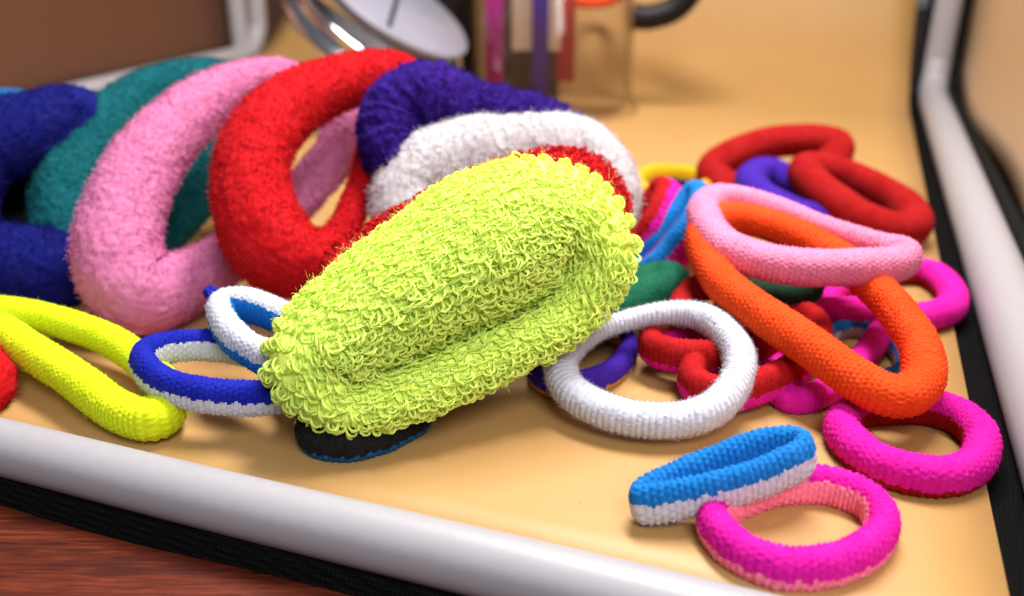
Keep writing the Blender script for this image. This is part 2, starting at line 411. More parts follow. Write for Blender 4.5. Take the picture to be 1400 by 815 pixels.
def terry_ring(label, px, plane, r, mat, rad_n=1.0, spacing=.24, row=.20, ll=.17, yr=.035, segs=5, sides=3, name='scrunchie', cat='scrunchie',
               group='thick terry scrunchies', hero=False, lean=.5, sj=.22, n=260, m=60, lump=.06, fil=1):
    P, nv = centre_line(px, plane)
    C, L = smooth_closed(P, n)
    sc = C[:, 3]*(1+wob(n, 8, .05)); C = C[:, :3]
    T, Sd, Up = frame(C, nv)
    ph = np.linspace(0, 2*np.pi, m, endpoint=False)
    nz = RNG.normal(0, 1, (n, m))
    for _ in range(2): nz = (nz+np.roll(nz, 1, 0)+np.roll(nz, -1, 0)+np.roll(nz, 1, 1)+np.roll(nz, -1, 1))/5
    big = sum(wob(n, 6, 1)[:, None]*wob(m, 3, 1)[None, :] for _ in range(3))/3
    R = sc[:, None]*r*(1+lump*big)+nz*.05*r
    off = R[:, :, None]*(np.cos(ph)[None, :, None]*Sd[:, None, :]+rad_n*np.sin(ph)[None, :, None]*Up[:, None, :])
    G = C[:, None, :]+off
    Nn = vnormals(G); 
    if (Nn*off).sum() < 0: Nn = -Nn
    Fc = grid_faces(n, m)
    if (np.cross(G[1, 0]-G[0, 0], G[0, 1]-G[0, 0])*off[0, 0]).sum() < 0: Fc = Fc[..., ::-1]
    o = mesh_obj(name, G.reshape(-1, 3), Fc.reshape(-1, 4), Y[mat]); tag(o, label, cat, group)
    REPORT.append((label[:40], 'L %.1f' % L, 'min z %.2f' % G[..., 2].min(), 'max z %.2f' % G[..., 2].max()))
    # loops of yarn in rows around the tube
    bs, an, nnv, tv, pv = [], [], [], [], []
    nrow = int(L/row)
    for k in range(nrow):
        s = (k+.0)/nrow*n; i = int(s) % n
        circ = 2*math.pi*r*sc[i]*(1+rad_n)/2; q = max(6, int(circ/spacing))
        aa = (np.arange(q)+.5*(k % 2)+RNG.normal(0, max(.16, sj*.5), q))/q*m
        ii = (np.round(s+RNG.normal(0, sj, q)*n/nrow).astype(int)) % n; jj = np.round(aa).astype(int) % m
        bs.append(G[ii, jj]); nnv.append(Nn[ii, jj]); tv.append(T[ii])
    base = np.vstack(bs); Nv = np.vstack(nnv); Tv = np.vstack(tv); K = len(base)
    return o, base, Nv, Tv, K
def terry(label, px, plane, r, mat, **kw):
    ll = kw.get('ll', .17); yr = kw.get('yr', .035); segs, sides = kw.get('segs', 5), kw.get('sides', 3)
    o, base, Nv, Tv, K = terry_ring(label, px, plane, r, mat, **kw)
    g = nrm(np.array([.15, -.45, -.9]))
    gt = nrm(g-Nv*(Nv@g)[:, None])
    ang = RNG.normal(0, .6, K)
    a = nrm(Tv-Nv*(Tv*Nv).sum(1, keepdims=True)); b = np.cross(Nv, a)
    A = a*np.cos(ang)[:, None]+b*np.sin(ang)[:, None]
    ln = np.clip(RNG.normal(kw.get('lean', .5), .35, K), -.4, 1.3)
    D = nrm(Nv*np.cos(ln)[:, None]+gt*np.sin(ln)[:, None]+RNG.normal(0, .15, (K, 3)))
    A = nrm(A-D*(A*D).sum(1, keepdims=True)); B = np.cross(D, A)
    outs = loop_shapes(K, segs, sides, yr, ll*RNG.uniform(.7, 1.1, K), ll*RNG.uniform(.75, 1.3, K), RNG.uniform(.2, .8, K), RNG.normal(0, .8, K))
    V = np.vstack(place_loops(outs, base, A, B, D))
    c = mesh_obj('terry_pile', V, strip_faces(K, segs, sides), Y[mat], o); c['kind'] = 'stuff'
    return o

def lattice(n, m, cn, cm):
    a = max(4, int(round(n/cn))); b = max(4, int(round(m/cm)))
    Z = RNG.normal(0, 1, (a, b))
    u = np.arange(n)/n*a; v = np.arange(m)/m*b
    u0 = u.astype(int); v0 = v.astype(int); fu = u-u0; fv = v-v0
    fu = (fu*fu*(3-2*fu))[:, None]; fv = (fv*fv*(3-2*fv))[None, :]
    g = lambda i, j: Z[np.ix_(i % a, j % b)]
    return g(u0, v0)*(1-fu)*(1-fv)+g(u0+1, v0)*fu*(1-fv)+g(u0, v0+1)*(1-fu)*fv+g(u0+1, v0+1)*fu*fv
def towel(label, px, plane, r, mat, tuft=.15, amp=.055, nap=38000, lump=.05, fold=0.0, name='scrunchie', cat='scrunchie', group='thick terry scrunchies', rad_n=1.0):
    P, nv = centre_line(px, plane)
    L = length_closed(P); n = int(L/.06); circ = 2*math.pi*r; m = int(circ/.062)
    C, L = smooth_closed(P, n)
    sc = C[:, 3]*(1+wob(n, 8, .05)); C = C[:, :3]
    T, Sd, Up = frame(C, nv)
    ph = np.linspace(0, 2*np.pi, m, endpoint=False)
    big = sum(wob(n, 6, 1)[:, None]*wob(m, 3, 1)[None, :] for _ in range(3))/3
    c = tuft/.062
    t1 = lattice(n, m, c*.85, c*1.5); t2 = lattice(n, m, c*.5, c*.6); t3 = lattice(n, m, c*3, c*3); t4 = RNG.normal(0, 1, (n, m))
    D = amp*(.55*np.abs(t1)+.35*t2+.3*t3+.10*t4-.4)
    if fold: D = D+fold*(np.abs(np.cos(np.pi*(np.arange(n)/n*int(L/.42)+wob(n, 20, .8))))[:, None]-.5+.4*lattice(n, m, c*2, c*6))
    off = ((sc[:, None]*r*(1+lump*big)+D)[:, :, None])*(np.cos(ph)[None, :, None]*Sd[:, None, :]+rad_n*np.sin(ph)[None, :, None]*Up[:, None, :])
    G = C[:, None, :]+off
    Nn = vnormals(G)
    if (Nn*off).sum() < 0: Nn = -Nn
    Fc = grid_faces(n, m)
    if (np.cross(G[1, 0]-G[0, 0], G[0, 1]-G[0, 0])*off[0, 0]).sum() < 0: Fc = Fc[..., ::-1]
    o = mesh_obj(name, G.reshape(-1, 3), Fc.reshape(-1, 4), Y[mat]); tag(o, label, cat, group)
    V, Fz = fuzz(G, Nn, np.ones((n, m), bool), nap, .115, .017)
    e = V.reshape(-1, 3, 3); mid = e[:, 2]+RNG.normal(0, .012, e[:, 2].shape)
    q = np.stack([Fz[:, 0], Fz[:, 1], len(V)+np.arange(len(mid)), Fz[:, 2]], 1)
    p = mesh_obj('terry_nap', np.vstack([V, mid]), q, Y[mat], o); p['kind'] = 'stuff'
    REPORT.append((label[:40], 'L %.1f' % L, 'min z %.2f' % G[..., 2].min(), 'max z %.2f' % G[..., 2].max()))
    return o

def tube_path(name, pts, r, mat, parent=None, sides=16, cap=True, ry=None, smooth=True):
    P = np.asarray(pts, float); T = nrm(np.gradient(P, axis=0))
    up = np.array([0, 0, 1.]) if abs(T[:, 2]).mean() < .8 else np.array([1., 0, 0])
    a = nrm(np.cross(T, up)); b = np.cross(a, T)
    th = np.linspace(0, 2*np.pi, sides, endpoint=False)
    r = np.broadcast_to(np.asarray(r, float), (len(P),))
    V = P[:, None]+r[:, None, None]*(np.cos(th)[None, :, None]*a[:, None]+(ry or 1)*np.sin(th)[None, :, None]*b[:, None])
    n = len(P); faces = []
    for i in range(n-1):
        for j in range(sides): faces.append((i*sides+j, (i+1)*sides+j, (i+1)*sides+(j+1) % sides, i*sides+(j+1) % sides))
    if cap: faces.append(tuple(range(sides))); faces.append(tuple(range((n-1)*sides, n*sides))[::-1])
    return mesh_obj(name, V.reshape(-1, 3), faces, mat, parent, smooth)
def dense(pts, n=40):
    P = np.asarray(pts, float); k = len(P)
    Q = np.vstack([2*P[0]-P[1], P, 2*P[-1]-P[-2]]); out = []
    for i in range(k-1):
        p0, p1, p2, p3 = Q[i:i+4]; t = np.linspace(0, 1, max(2, n//(k-1)), endpoint=False)[:, None]
        out.append(.5*((2*p1)+(-p0+p2)*t+(2*p0-5*p1+4*p2-p3)*t**2+(-p0+3*p1-3*p2+p3)*t**3))
    return np.vstack(out+[P[-1:]])
def box_mesh(x0, x1, y0, y1, z0, z1):
    v = [(x, y, z) for x in (x0, x1) for y in (y0, y1) for z in (z0, z1)]
    f = [(0, 1, 3, 2), (4, 6, 7, 5), (0, 4, 5, 1), (2, 3, 7, 6), (0, 2, 6, 4), (1, 5, 7, 3)]
    return np.array(v, float), f

# ------------------------------------------------------------------ the place: table, light box, backdrop sheet
E1 = nrm(np.array([.94, -.342, 0])); E2 = nrm(np.array([.342, .94, 0]))
A0 = floor_pt(560, 718)                     # a point on the sheet's front edge
R0 = floor_pt(1353, 693)                    # a point on the sheet's right edge
k = np.dot(R0-A0, E1); FR = A0+E1*k         # front right corner of the sheet
WID, DEP = 64.0, 66.0
def bx(a, b, z=0.0): return FR-E1*a+E2*b+np.array([0, 0, z])   # a: cm left of the right edge, b: cm behind the front edge
def ab(p): return np.dot(FR-p, E1), np.dot(p-FR, E2)
(la0, lb0), (la1, lb1) = ab(floor_pt(140, 125, 1.0)), ab(floor_pt(368, 69, 1.0))
def left_a(b): return la0+(la1-la0)*(b-lb0)/(lb1-lb0)           # the left side splays a little
DEP = lb1
tv, tf = box_mesh(-90, 90, -50, 160, -4.4, -1.02)
tag(mesh_obj('table', tv, tf, M_WOOD, smooth=False), 'reddish brown wooden table top under the light box', kind='structure')

# backdrop sheet: flat, then sweeping up at the back
Rr = 18.0; DEPS = DEP+10
prof = [(b, 0.0) for b in np.linspace(-.2, DEPS-Rr, 40)]
for t in np.linspace(0, math.pi/2*.96, 24)[1:]: prof.append((DEPS-Rr+Rr*math.sin(t), Rr*(1-math.cos(t))))
lb, lz = prof[-1]
for q in np.linspace(0, 40, 10)[1:]: prof.append((lb+q*math.sin(.06), lz+q))
sv, cols = [], 30
for b, z in prof:
    for i in range(cols+1):
        a = (left_a(min(b, DEPS))-.1)*i/cols
        # the sheet lies a little uneven
        sv.append(bx(a, b, z+.03*math.sin(a*.35)*math.sin(b*.27)))
sf = [(r*(cols+1)+i, r*(cols+1)+i+1, (r+1)*(cols+1)+i+1, (r+1)*(cols+1)+i) for r in range(len(prof)-1) for i in range(cols)]
sheet = mesh_obj('backdrop_sheet', sv, sf, M_SHEET)
md = sheet.modifiers.new('thick', 'SOLIDIFY'); md.thickness = .0008; md.offset = -1
tag(sheet, 'cream vinyl backdrop sheet curving up at the rear of the light box', kind='structure')

lbx = root('light_box', bx(WID/2, DEP/2, -1.3)); tag(lbx, 'folding light box with white tube edges, black piping and silver side walls', 'light box')
# base board and woven black hem
v, f = [], []
def slab(name, a0, a1, b0, b1, z0, z1, mat, parent):
    c = [bx(a, b, z) for a in (a0, a1) for b in (b0, b1) for z in (z0, z1)]
    return mesh_obj(name, c, [(0, 1, 3, 2), (4, 6, 7, 5), (0, 4, 5, 1), (2, 3, 7, 6), (0, 2, 6, 4), (1, 5, 7, 3)], mat, parent, smooth=False)
slab('base_board', -3.0, WID+2.5, -1.2, DEP+3, -1.0, -.12, M_WEAVE, lbx)
t_ = np.linspace(0, 1, 60); hv = []
for t in t_:
    a = -3+(WID+5)*t
    for (b, z) in ((-.9, -.35), (-1.22, -.55), (-1.38-.08*math.sin(a*.4), -.8), (-1.48-.1*math.sin(a*.4), -.93), (-1.52-.1*math.sin(a*.4), -1.0)): hv.append(bx(a, b, z+.03*math.sin(a*.9)))
mesh_obj('hem', hv, [(i*5+j, (i+1)*5+j, (i+1)*5+j+1, i*5+j+1) for i in range(59) for j in range(4)], M_WEAVE, lbx)
def wav(p, q, n, amp, z0=0.0):
    t = np.linspace(0, 1, n)[:, None]; P = p*(1-t)+q*t
    P[:, 2] += wob(n, 5, amp); return P
TR = .71
tube_path('edge_tube', wav(bx(WID+2, -.66, .0), bx(-2.4, -.66, .0), 60, .03), TR, M_TUBE, lbx, 28)
# right edge tube rising into the rear post
q = [bx(-1.75, b, .35) for b in np.linspace(-2.0, DEP-3, 12)]+[bx(-1.75, DEP-.8, .8), bx(-1.75, DEP+.2, 2.2), bx(-1.8, DEP+.5, 5), bx(-1.9, DEP+.6, 20), bx(-2, DEP+.6, 45)]
tube_path('edge_tube', dense(q, 90), 1.0, M_TUBE, lbx, 24)
q = [bx(-3.0, b, .75) for b in np.linspace(-2.0, DEP-3, 12)]+[bx(-3.0, DEP-.8, 1.2), bx(-3.1, DEP+.2, 2.4), bx(-3.15, DEP+.5, 5), bx(-3.2, DEP+.6, 20), bx(-3.3, DEP+.6, 45)]
tube_path('piping', dense(q, 90), .34, M_PIPING, lbx, 10)
q = [bx(-.72, DEP-4, -.05), bx(-.72, DEP-1, .6), bx(-.75, DEP, 2.4), bx(-.75, DEP+.3, 5), bx(-.85, DEP+.4, 20), bx(-.85, DEP+.4, 45)]
tube_path('piping', dense(q, 90), .3, M_PIPING, lbx, 10)
# left edge tube and post
def lx(b, o, z): return bx(left_a(b)+o, b, z)
q = [lx(b, .6, 1.0) for b in np.linspace(-2.0, DEP-5, 12)]+[lx(DEP-2.6, .6, 1.3), lx(DEP-1.0, .6, 2.8), lx(DEP-.7, .6, 5.5), lx(DEP-.7, .6, 20), lx(DEP-.7, .7, 45)]
tube_path('edge_tube', dense(q, 90), .9, M_TUBE, lbx, 24)
q = [lx(DEP-3.4, .9, 1.5), lx(DEP-3.4, .9, 6), lx(DEP-3.4, .9, 20), lx(DEP-3.4, 1.0, 45)]
tube_path('edge_tube', dense(q, 40), .8, M_TUBE, lbx, 20)
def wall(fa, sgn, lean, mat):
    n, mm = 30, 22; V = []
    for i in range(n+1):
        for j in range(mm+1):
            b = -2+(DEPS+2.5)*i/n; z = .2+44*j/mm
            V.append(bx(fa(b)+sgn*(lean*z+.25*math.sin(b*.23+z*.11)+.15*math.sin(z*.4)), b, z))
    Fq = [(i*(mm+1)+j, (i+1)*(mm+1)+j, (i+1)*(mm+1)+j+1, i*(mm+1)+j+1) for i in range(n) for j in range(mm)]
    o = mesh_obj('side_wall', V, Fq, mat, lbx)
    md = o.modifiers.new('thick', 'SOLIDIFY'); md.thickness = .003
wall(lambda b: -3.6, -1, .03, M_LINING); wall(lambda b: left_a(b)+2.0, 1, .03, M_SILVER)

# ------------------------------------------------------------------ the hair ties
def fl(a=0., b=0.): return (-a, -b, 1.0)
G_TWO = 'two colour knitted hair ties'
# front right
knit_ring('magenta hair tie with pale pink underside lying flat by the front white edge',
    [(974,712),(1003,750),(1062,776),(1130,774),(1186,752),(1206,718),(1184,684),(1122,664),(1052,670),(998,688)],
    (1089,722,.47,fl(.0,.0)), .335, .46, 'magenta', 'pale_pink', split=-.12, inner=.85, pitch=.15, stitch=.16, amp=.055, res=(6, 60), fz=9000, group=G_TWO)
knit_ring('sky blue and white hair tie squeezed narrow, propped on the magenta and pale pink one',
    [(876,690),(945,680),(1030,657),(1090,630),(1094,610),(1050,612),(980,637),(905,668)],
    (980,660,1.0,fl(.22,.05)), .25, .50, 'sky', 'white', split=.22, inner=-.5, pitch=.15, stitch=.16, amp=.055, res=(6, 60), fz=8000, group=G_TWO)
knit_ring('plain white hair tie, the largest white ring, standing open beside the lime scrunchie',
    [(766,505),(786,540),(845,567),(915,575),(975,560),(1008,520),(1008,478),(976,442,.95),(930,428,.8),(875,433,.65),(820,452,.6),(780,478,.8)],
    (915,575,.75,fl(.05,.25)), .42, .44, 'white', amp=.05, pitch=.15, rowmix=.22, res=(6, 60), fz=26000)
knit_ring('hot magenta hair tie with red underside lying against the right edge of the sheet',
    [(1150,584),(1172,616),(1222,642),(1285,652),(1332,636),(1343,602),(1318,574),(1272,558),(1215,556),(1170,562)],
    (1240,610,.5,fl(0,0)), .42, .48, 'magenta', 'dark_red', split=-.28, inner=.5, pitch=.15, stitch=.16, amp=.05, res=(6, 60), fz=8000, group=G_TWO)
knit_ring('neon orange long hair tie leaning across the heap beneath the pink one',
    [(970,360),(992,392),(1040,428),(1100,468),(1155,508),(1205,537),(1240,540),(1262,518),(1258,478),(1240,445),(1208,405),(1160,362),(1100,326),(1045,306),(1000,298),(968,306),(960,330)],
    (1225,540,1.45,fl(-.05,.22)), .51, .51, 'orange', pitch=.13, stitch=.145, amp=.055, res=(6, 60), fz=9000)
knit_ring('baby pink long hair tie lying on top of the neon orange one',
    [(962,296),(988,335),(1042,356),(1105,366),(1170,366),(1222,362),(1234,349),(1195,335,.8),(1130,312,.7),(1065,288,.8),(1012,274,.9),(976,276)],
    (1105,366,3.05,fl(-.05,.12)), .52, .52, 'pink', pitch=.13, stitch=.145, amp=.055, res=(6, 60), fz=9000)
# the ones under the heap
knit_ring('magenta hair tie with red underside, farther one poking out right of the pink tie',
    [(1130,428),(1175,436),(1230,438),(1285,430),(1304,412),(1292,388),(1262,372),(1210,372),(1160,385),(1128,408)],
    (1220,430,.5,fl(0,0)), .48, .5, 'magenta', 'dark_red', split=-.3, inner=.3, res=(4, 32), fz=2500, group=G_TWO)
knit_ring('magenta hair tie with dark blue underside trapped under the neon orange one',
    [(1075,545),(1120,541),(1160,508),(1190,476),(1206,448),(1196,428),(1150,422),(1100,430),(1064,462),(1054,500)],
    (1110,540,.4,fl(.0,.06)), .36, .4, 'magenta', 'darknavy', split=-.5, res=(4, 36), fz=2500, group=G_TWO)
knit_ring('bright blue and white hair tie lowest in the heap behind the orange one',
    [(1122,486),(1150,512),(1195,521),(1234,508),(1228,480),(1196,456),(1160,449),(1128,462)],
    (1180,510,.32,fl(0,0)), .24, .32, 'sky', 'white', split=.1, inner=.3, res=(4, 28), fz=800, group=G_TWO)
knit_ring('red hair tie with magenta underside seen through the plain white ring',
    [(890,474),(930,487),(985,488),(1040,476),(1050,456),(1010,446),(950,446),(900,456)],
    (950,488,1.0,fl(0,0.04)), .36, .5, 'red', 'magenta', split=-.3, inner=.6, res=(5, 44), fz=2500, group=G_TWO)
knit_ring('large red hair tie with magenta underside under the orange one right of the white ring',
    [(955,530),(1000,539),(1050,525),(1098,496),(1120,462),(1106,436),(1060,430),(1010,445),(965,482),(946,510)],
    (1045,524,.8,fl(.02,.03)), .36, .52, 'red', 'magenta', split=-.05, res=(5, 44), fz=2500, group=G_TWO)
knit_ring('dark red hair tie half hidden between the green tie and the orange one',
    [(935,430),(975,434),(1012,428),(1030,412),(1005,396),(965,392),(940,405)],
    (990,430,1.5,fl(0,0)), .42, .42, 'dark_red', res=(4, 28), fz=800)
knit_ring('dark green and yellow hair tie peeping out under the pink and orange ones',
    [(1035,398),(1070,404),(1105,398),(1108,384),(1070,370),(1030,368),(1010,382)],
    (1070,404,1.6,fl(0,.02)), .36, .42, 'darkgreen', 'yellow', split=-.55, res=(4, 32), fz=1500, group=G_TWO)
knit_ring('bottle green hair tie poking out beside the lime scrunchie',
    [(918,388),(885,402),(850,418),(822,428),(812,422),(838,406),(880,388),(905,382)],
    (885,402,1.45,fl(.08,-.15)), .6, .6, 'green', amp=.06, rowmix=.5, res=(6, 60), fz=3500)
knit_ring('purple hair tie with amber underside behind the plain white ring',
    [(735,510),(762,527),(805,524),(844,503),(860,474),(838,454),(790,452),(746,478)],
    (805,524,.42,fl(0,0)), .28, .4, 'purple', 'amber', split=-.3, inner=.7, res=(5, 44), fz=2500, group=G_TWO)
knit_ring('black hair tie with a deep cyan lower edge under the lime scrunchie',
    [(424,594),(462,606),(520,596),(570,570),(572,548),(530,545),(470,556),(430,575)],
    (470,605,.5,fl(0.0,0)), .34, .5, 'black', 'cyan', split=-.42, res=(6, 60), fz=4000, group=G_TWO)
# back right
knit_ring('deep red hair tie standing on edge behind the violet one',
    [(974,232),(1012,208),(1070,193),(1128,194),(1146,204),(1120,236),(1060,255),(1000,258)],
    (1040,256,.85,fl(.15,.7)), .78, .74, 'dark_red', amp=.03, res=(4, 32), fz=2500)
knit_ring('deep red hair tie lying slanted at the rear right, resting on the violet one',
    [(1100,234),(1135,272),(1185,302),(1232,316),(1250,304),(1232,278),(1188,254),(1135,234)],
    (1190,305,1.15,fl(-.16,.22)), .72, .72, 'dark_red', amp=.03, res=(4, 32), fz=2500)
knit_ring('violet hair tie tucked under the two deep red ones',
    [(1026,246),(1042,270),(1085,292),(1135,304),(1150,296),(1120,272),(1090,254),(1053,236)],
    (1080,290,1.1,fl(-.14,.16)), .68, .68, 'purple', amp=.03, res=(4, 32), fz=2000)
knit_ring('yellow hair tie with purple underside at the rear right of the white scrunchie',
    [(874,262),(900,274),(945,274),(966,260),(948,246),(905,240),(876,248)],
    (905,270,.55,fl(0,0)), .36, .62, 'yellow', 'purple', split=.0, res=(4, 28), fz=800, group=G_TWO)
knit_ring('red and magenta hair tie tilted on its side behind the lime scrunchie',
    [(846,352),(868,322),(893,288),(913,262),(916,272),(905,300),(884,330),(858,356)],
    (880,310,1.7,(-.82,-.1,.62)), .4, .72, 'red', 'magenta', split=.5, res=(4, 32), fz=1500, group=G_TWO)
knit_ring('bright blue and magenta hair tie on its side left of the pink one',
    [(872,368),(900,338),(930,302),(955,268),(964,276),(950,310),(925,342),(895,372)],
    (915,325,1.7,(-.75,-.1,.66)), .4, .68, 'sky', 'magenta', split=.35, res=(4, 32), fz=1500, group=G_TWO)
knit_ring('dark navy hair tie deep in the heap behind the green one',
    [(915,352),(940,345),(948,330),(930,318),(905,325),(895,342)],
    (920,340,1.0,fl(0,.1)), .4, .4, 'darknavy', res=(4, 24), fz=600)
# front left
knit_ring('neon yellow long hair tie at the left behind the front white edge',
    [(-45,436),(5,456),(60,490),(110,525),(160,560),(205,574),(228,558,1.05),(222,528),(195,495,.85),(155,468,.85),(105,448,.85),(45,432,.85),(-20,424,.9),(-55,424)],
    (205,574,.72,fl(.0,.10)), .49, .53, 'neon', pitch=.13, stitch=.145, amp=.045, res=(6, 60), fz=6000)
knit_ring('royal blue hair tie with white underside touching the neon yellow one',
    [(196,500),(222,524),(280,540),(345,544),(395,536),(404,508),(360,486),(300,474),(240,474),(204,484)],
    (280,540,1.35,fl(-.1,0.02)), .33, .46, 'royal', 'white', split=.05, inner=.5, res=(6, 60), fz=5000, group=G_TWO)
white_sky = knit_ring('white hair tie with sky blue underside resting on the royal blue one',
    [(302,428),(318,460),(352,484),(395,498),(425,490),(430,460),(395,440),(350,420),(316,416)],
    (340,475,2.1,fl(0.0,.15)), .38, .5, 'white', 'sky', split=.12, inner=.8, res=(6, 60), fz=4000, group=G_TWO)
knit_ring('blue and magenta hair tie at the far left behind the navy scrunchie',
    [(-60,158),(-20,160),(25,154),(40,146),(10,140),(-50,144)], (0,155,3.6,fl(0,.1)), .4, .7, 'sky', 'magenta', split=.35, res=(4, 28), fz=500, group=G_TWO)
# ------------------------------------------------------------------ thick terry scrunchies
LN = (.12, -.72, .68)
RN = (.5, -.62, .6)
towel('red terry scrunchie leaning at the centre left, largest red ring',
    [(550,100,.6),(475,110,.78),(398,145,.92),(350,205,1),(345,275,1.05),(372,335,1.12),(418,355,.95),(462,328,.5),(490,265,.38),(510,195,.36),(540,132,.42)],
    (372,335,3.1,(.56,-.57,.6)), 1.17, 'red_terry')
towel('bright pink terry scrunchie leaning behind the red one',
    [(378,104,.55),(305,125,.72),(232,182,.9),(180,258,1.0),(160,345,1.1),(192,398,1.15),(255,385,.85),(340,330,.66),(425,252,.66),(468,190,.66),(452,132,.52)],
    (192,398,1.5,RN), 1.2, 'rose')
towel('teal terry scrunchie leaning behind the pink one',
    [(300,106,.6),(215,125,.8),(142,178,.98),(98,250,1),(95,315,1),(125,355,1),(190,330,.9),(265,265,.85),(325,195,.8),(345,132,.65)],
    (125,355,1.3,RN), 1.2, 'teal')
towel('navy terry scrunchie standing at the far left behind the teal one',
    [(108,165,.85),(40,180,1),(-40,215,1),(-70,290,1),(-40,350,1),(30,368,1.05),(75,366,1.0),(90,320,.8),(98,235,.7)],
    (40,372,1.3,RN), 1.4, 'navy')
towel('black terry scrunchie in the dark behind the navy one',
    [(90,250,1),(30,265,1),(-40,275,1),(-80,310,1),(-40,340,1),(40,335,1),(90,320,1),(110,280,1)],
    (40,335,1.2,(.3,-.5,.8)), 1.15, 'black', nap=2000)  # made-up ring, its black stands in for the dark gap
towel('red terry scrunchie cut off by the left edge beside the neon yellow tie',
    [(-16,520,1),(-45,540,1),(-115,530,1),(-180,500,1),(-185,465,1),(-120,450,1),(-45,475,1)],
    (-60,530,.7,fl(0,0)), .68, 'red_terry', nap=9000)
towel('purple terry scrunchie topmost behind the white one',
    [(536,210,.85),(545,155,1.05),(590,140,1.1),(650,152,.85),(720,165,.8),(772,185,.7),(770,235,.6),(690,268,.5),(590,262,.6)],
    (590,140,6.6,LN), 1.18, 'purple_terry', fold=.07, lump=.12, amp=.09, tuft=.16)
towel('white terry scrunchie between the purple one and the red one',
    [(560,272,.9),(590,236,1),(655,216,1),(730,210,1),(790,220,.98),(818,255,.9),(815,300,.8),(740,330,.8),(640,335,.8),(575,315,.9)],
    (655,216,4.9,LN), 1.5, 'white_terry', fold=.015, amp=.045)
terry('red terry scrunchie squeezed between the lime one and the white one',
    [(478,358,.6),(550,324,.72),(632,282,.76),(709,252,.77),(784,243,.8),(818,278,.8),(815,330,.75),(720,380,.8),(580,420,.8),(480,390,.8)],
    (630,267,4.5,LN), 1.08, 'red_terry', ll=.16, spacing=.17, row=.16, yr=.034, segs=4)

def blob(name, p, r, mat, parent, n=10):
    V, Fq = [], []
    for i in range(n+1):
        for j in range(n):
            t, f_ = math.pi*i/n, 2*math.pi*j/n
            k_ = r*(1+.35*math.sin(3*t+2*f_)*math.cos(5*f_))
            V.append(np.array(p)+k_*np.array([math.sin(t)*math.cos(f_), math.sin(t)*math.sin(f_), math.cos(t)]))
    for i in range(n):
        for j in range(n): Fq.append((i*n+j, i*n+(j+1) % n, (i+1)*n+(j+1) % n, (i+1)*n+j))
    return mesh_obj(name, V, Fq, mat, parent)
blob('thread_knot', on_plane(289, 411, floor_pt(340, 475, 2.1), nrm(np.array(fl(0, .15))))+np.array([0, 0, .25]), .17, Y['royal'], white_sky)

# the lime scrunchie in front: its yarn loops are big enough to pick apart
lime_px = [(433,492,.95,.1),(506,432,1.2,.3),(602,376,1.4,.4),(688,326,1.46,.4),(756,312,1.32,.35),(806,346,.98,.1),(778,420,.5,-.3),(694,466,.5,-.4),(602,508,.5,-.4),(522,537,.48,-.35),(462,544,.5,-.15)]
lime, LB, LNv, LT, K = terry_ring('fluffy lime yellow terry scrunchie of big yarn loops, frontmost in the heap',
    lime_px, (450,545,1.7,(.08,-.62,.72)), 1.2, 'lime_base', rad_n=.85, spacing=.085, row=.22, sj=.08, n=320, m=80, lump=.05)
g = nrm(np.array([.25, -.35, -.9]))
gt = nrm(g-LNv*(LNv@g)[:, None])
upw = np.clip((LNv[:, 2]-.15)*2.2, 0, 1)
ang = RNG.normal(0, 1, K)*(.5-.25*upw)
a = nrm(LT-LNv*(LT*LNv).sum(1, keepdims=True)); b = np.cross(LNv, a)
A = a*np.cos(ang)[:, None]+b*np.sin(ang)[:, None]
lnv = np.clip(RNG.normal(.8, .3, K)+.4*upw, -.2, 1.45)
D = nrm(LNv*np.cos(lnv)[:, None]+gt*np.sin(lnv)[:, None]+RNG.normal(0, .14, (K, 3)))
A = nrm(A-D*(A*D).sum(1, keepdims=True)); B = np.cross(D, A)
view = nrm(CAM-LB); facing = (LNv*view).sum(1)
# the 300 loops that show largest are parts of their own, the rest one pile
score = facing/np.linalg.norm(CAM-LB, axis=1)+RNG.uniform(0, .004, K)
order = np.argsort(-score); solo, rest = order[:300], order[300:]
SEG, SID, YR, LW, LL = 8, 4, .0215, .21, .235
variants = []
for q in range(12):
    o1 = np.array([1.])
    outs = loop_shapes(1, SEG, SID, YR, o1*LW*RNG.uniform(.8, 1.15), o1*LL*RNG.uniform(.8, 1.2), o1*RNG.uniform(.3, 1.0), o1*RNG.normal(0, .9), fil=2)
    V = np.vstack([x.reshape(-1, 3) for x in outs])*S
    fc = np.vstack([strip_faces(1, SEG, SID)+k_*(SEG+1)*SID for k_ in range(2)])
    me = bpy.data.meshes.new('yarn_loop'); me.from_pydata([tuple(map(float, x)) for x in V], [], [tuple(map(int, x)) for x in fc])
    me.polygons.foreach_set('use_smooth', np.full(len(me.polygons), True)); me.materials.append(Y['lime']); variants.append(me)
lo = np.array(lime['_o'])
for i in solo:
    ob = bpy.data.objects.new('yarn_loop', random.choice(variants)); COL.objects.link(ob); ob.parent = lime
    s = random.uniform(.9, 1.2)*(1.25-.38*upw[i]); p = (LB[i]-lo)*S
    ob.matrix_local = Matrix(((A[i][0]*s, B[i][0]*s, D[i][0]*s, p[0]), (A[i][1]*s, B[i][1]*s, D[i][1]*s, p[1]), (A[i][2]*s, B[i][2]*s, D[i][2]*s, p[2]), (0, 0, 0, 1)))
kr = len(rest)
outs = loop_shapes(kr, SEG, SID, YR, LW*RNG.uniform(.75, 1.2, kr), LL*RNG.uniform(.75, 1.3, kr)*(1.28-.5*upw[rest]), RNG.uniform(.4, 1.2, kr), RNG.normal(0, .7, kr), fil=2)
V = place_loops(outs, LB[rest], A[rest], B[rest], D[rest])
fc = np.vstack([strip_faces(kr, SEG, SID)+k_*len(V[0]) for k_ in range(2)])
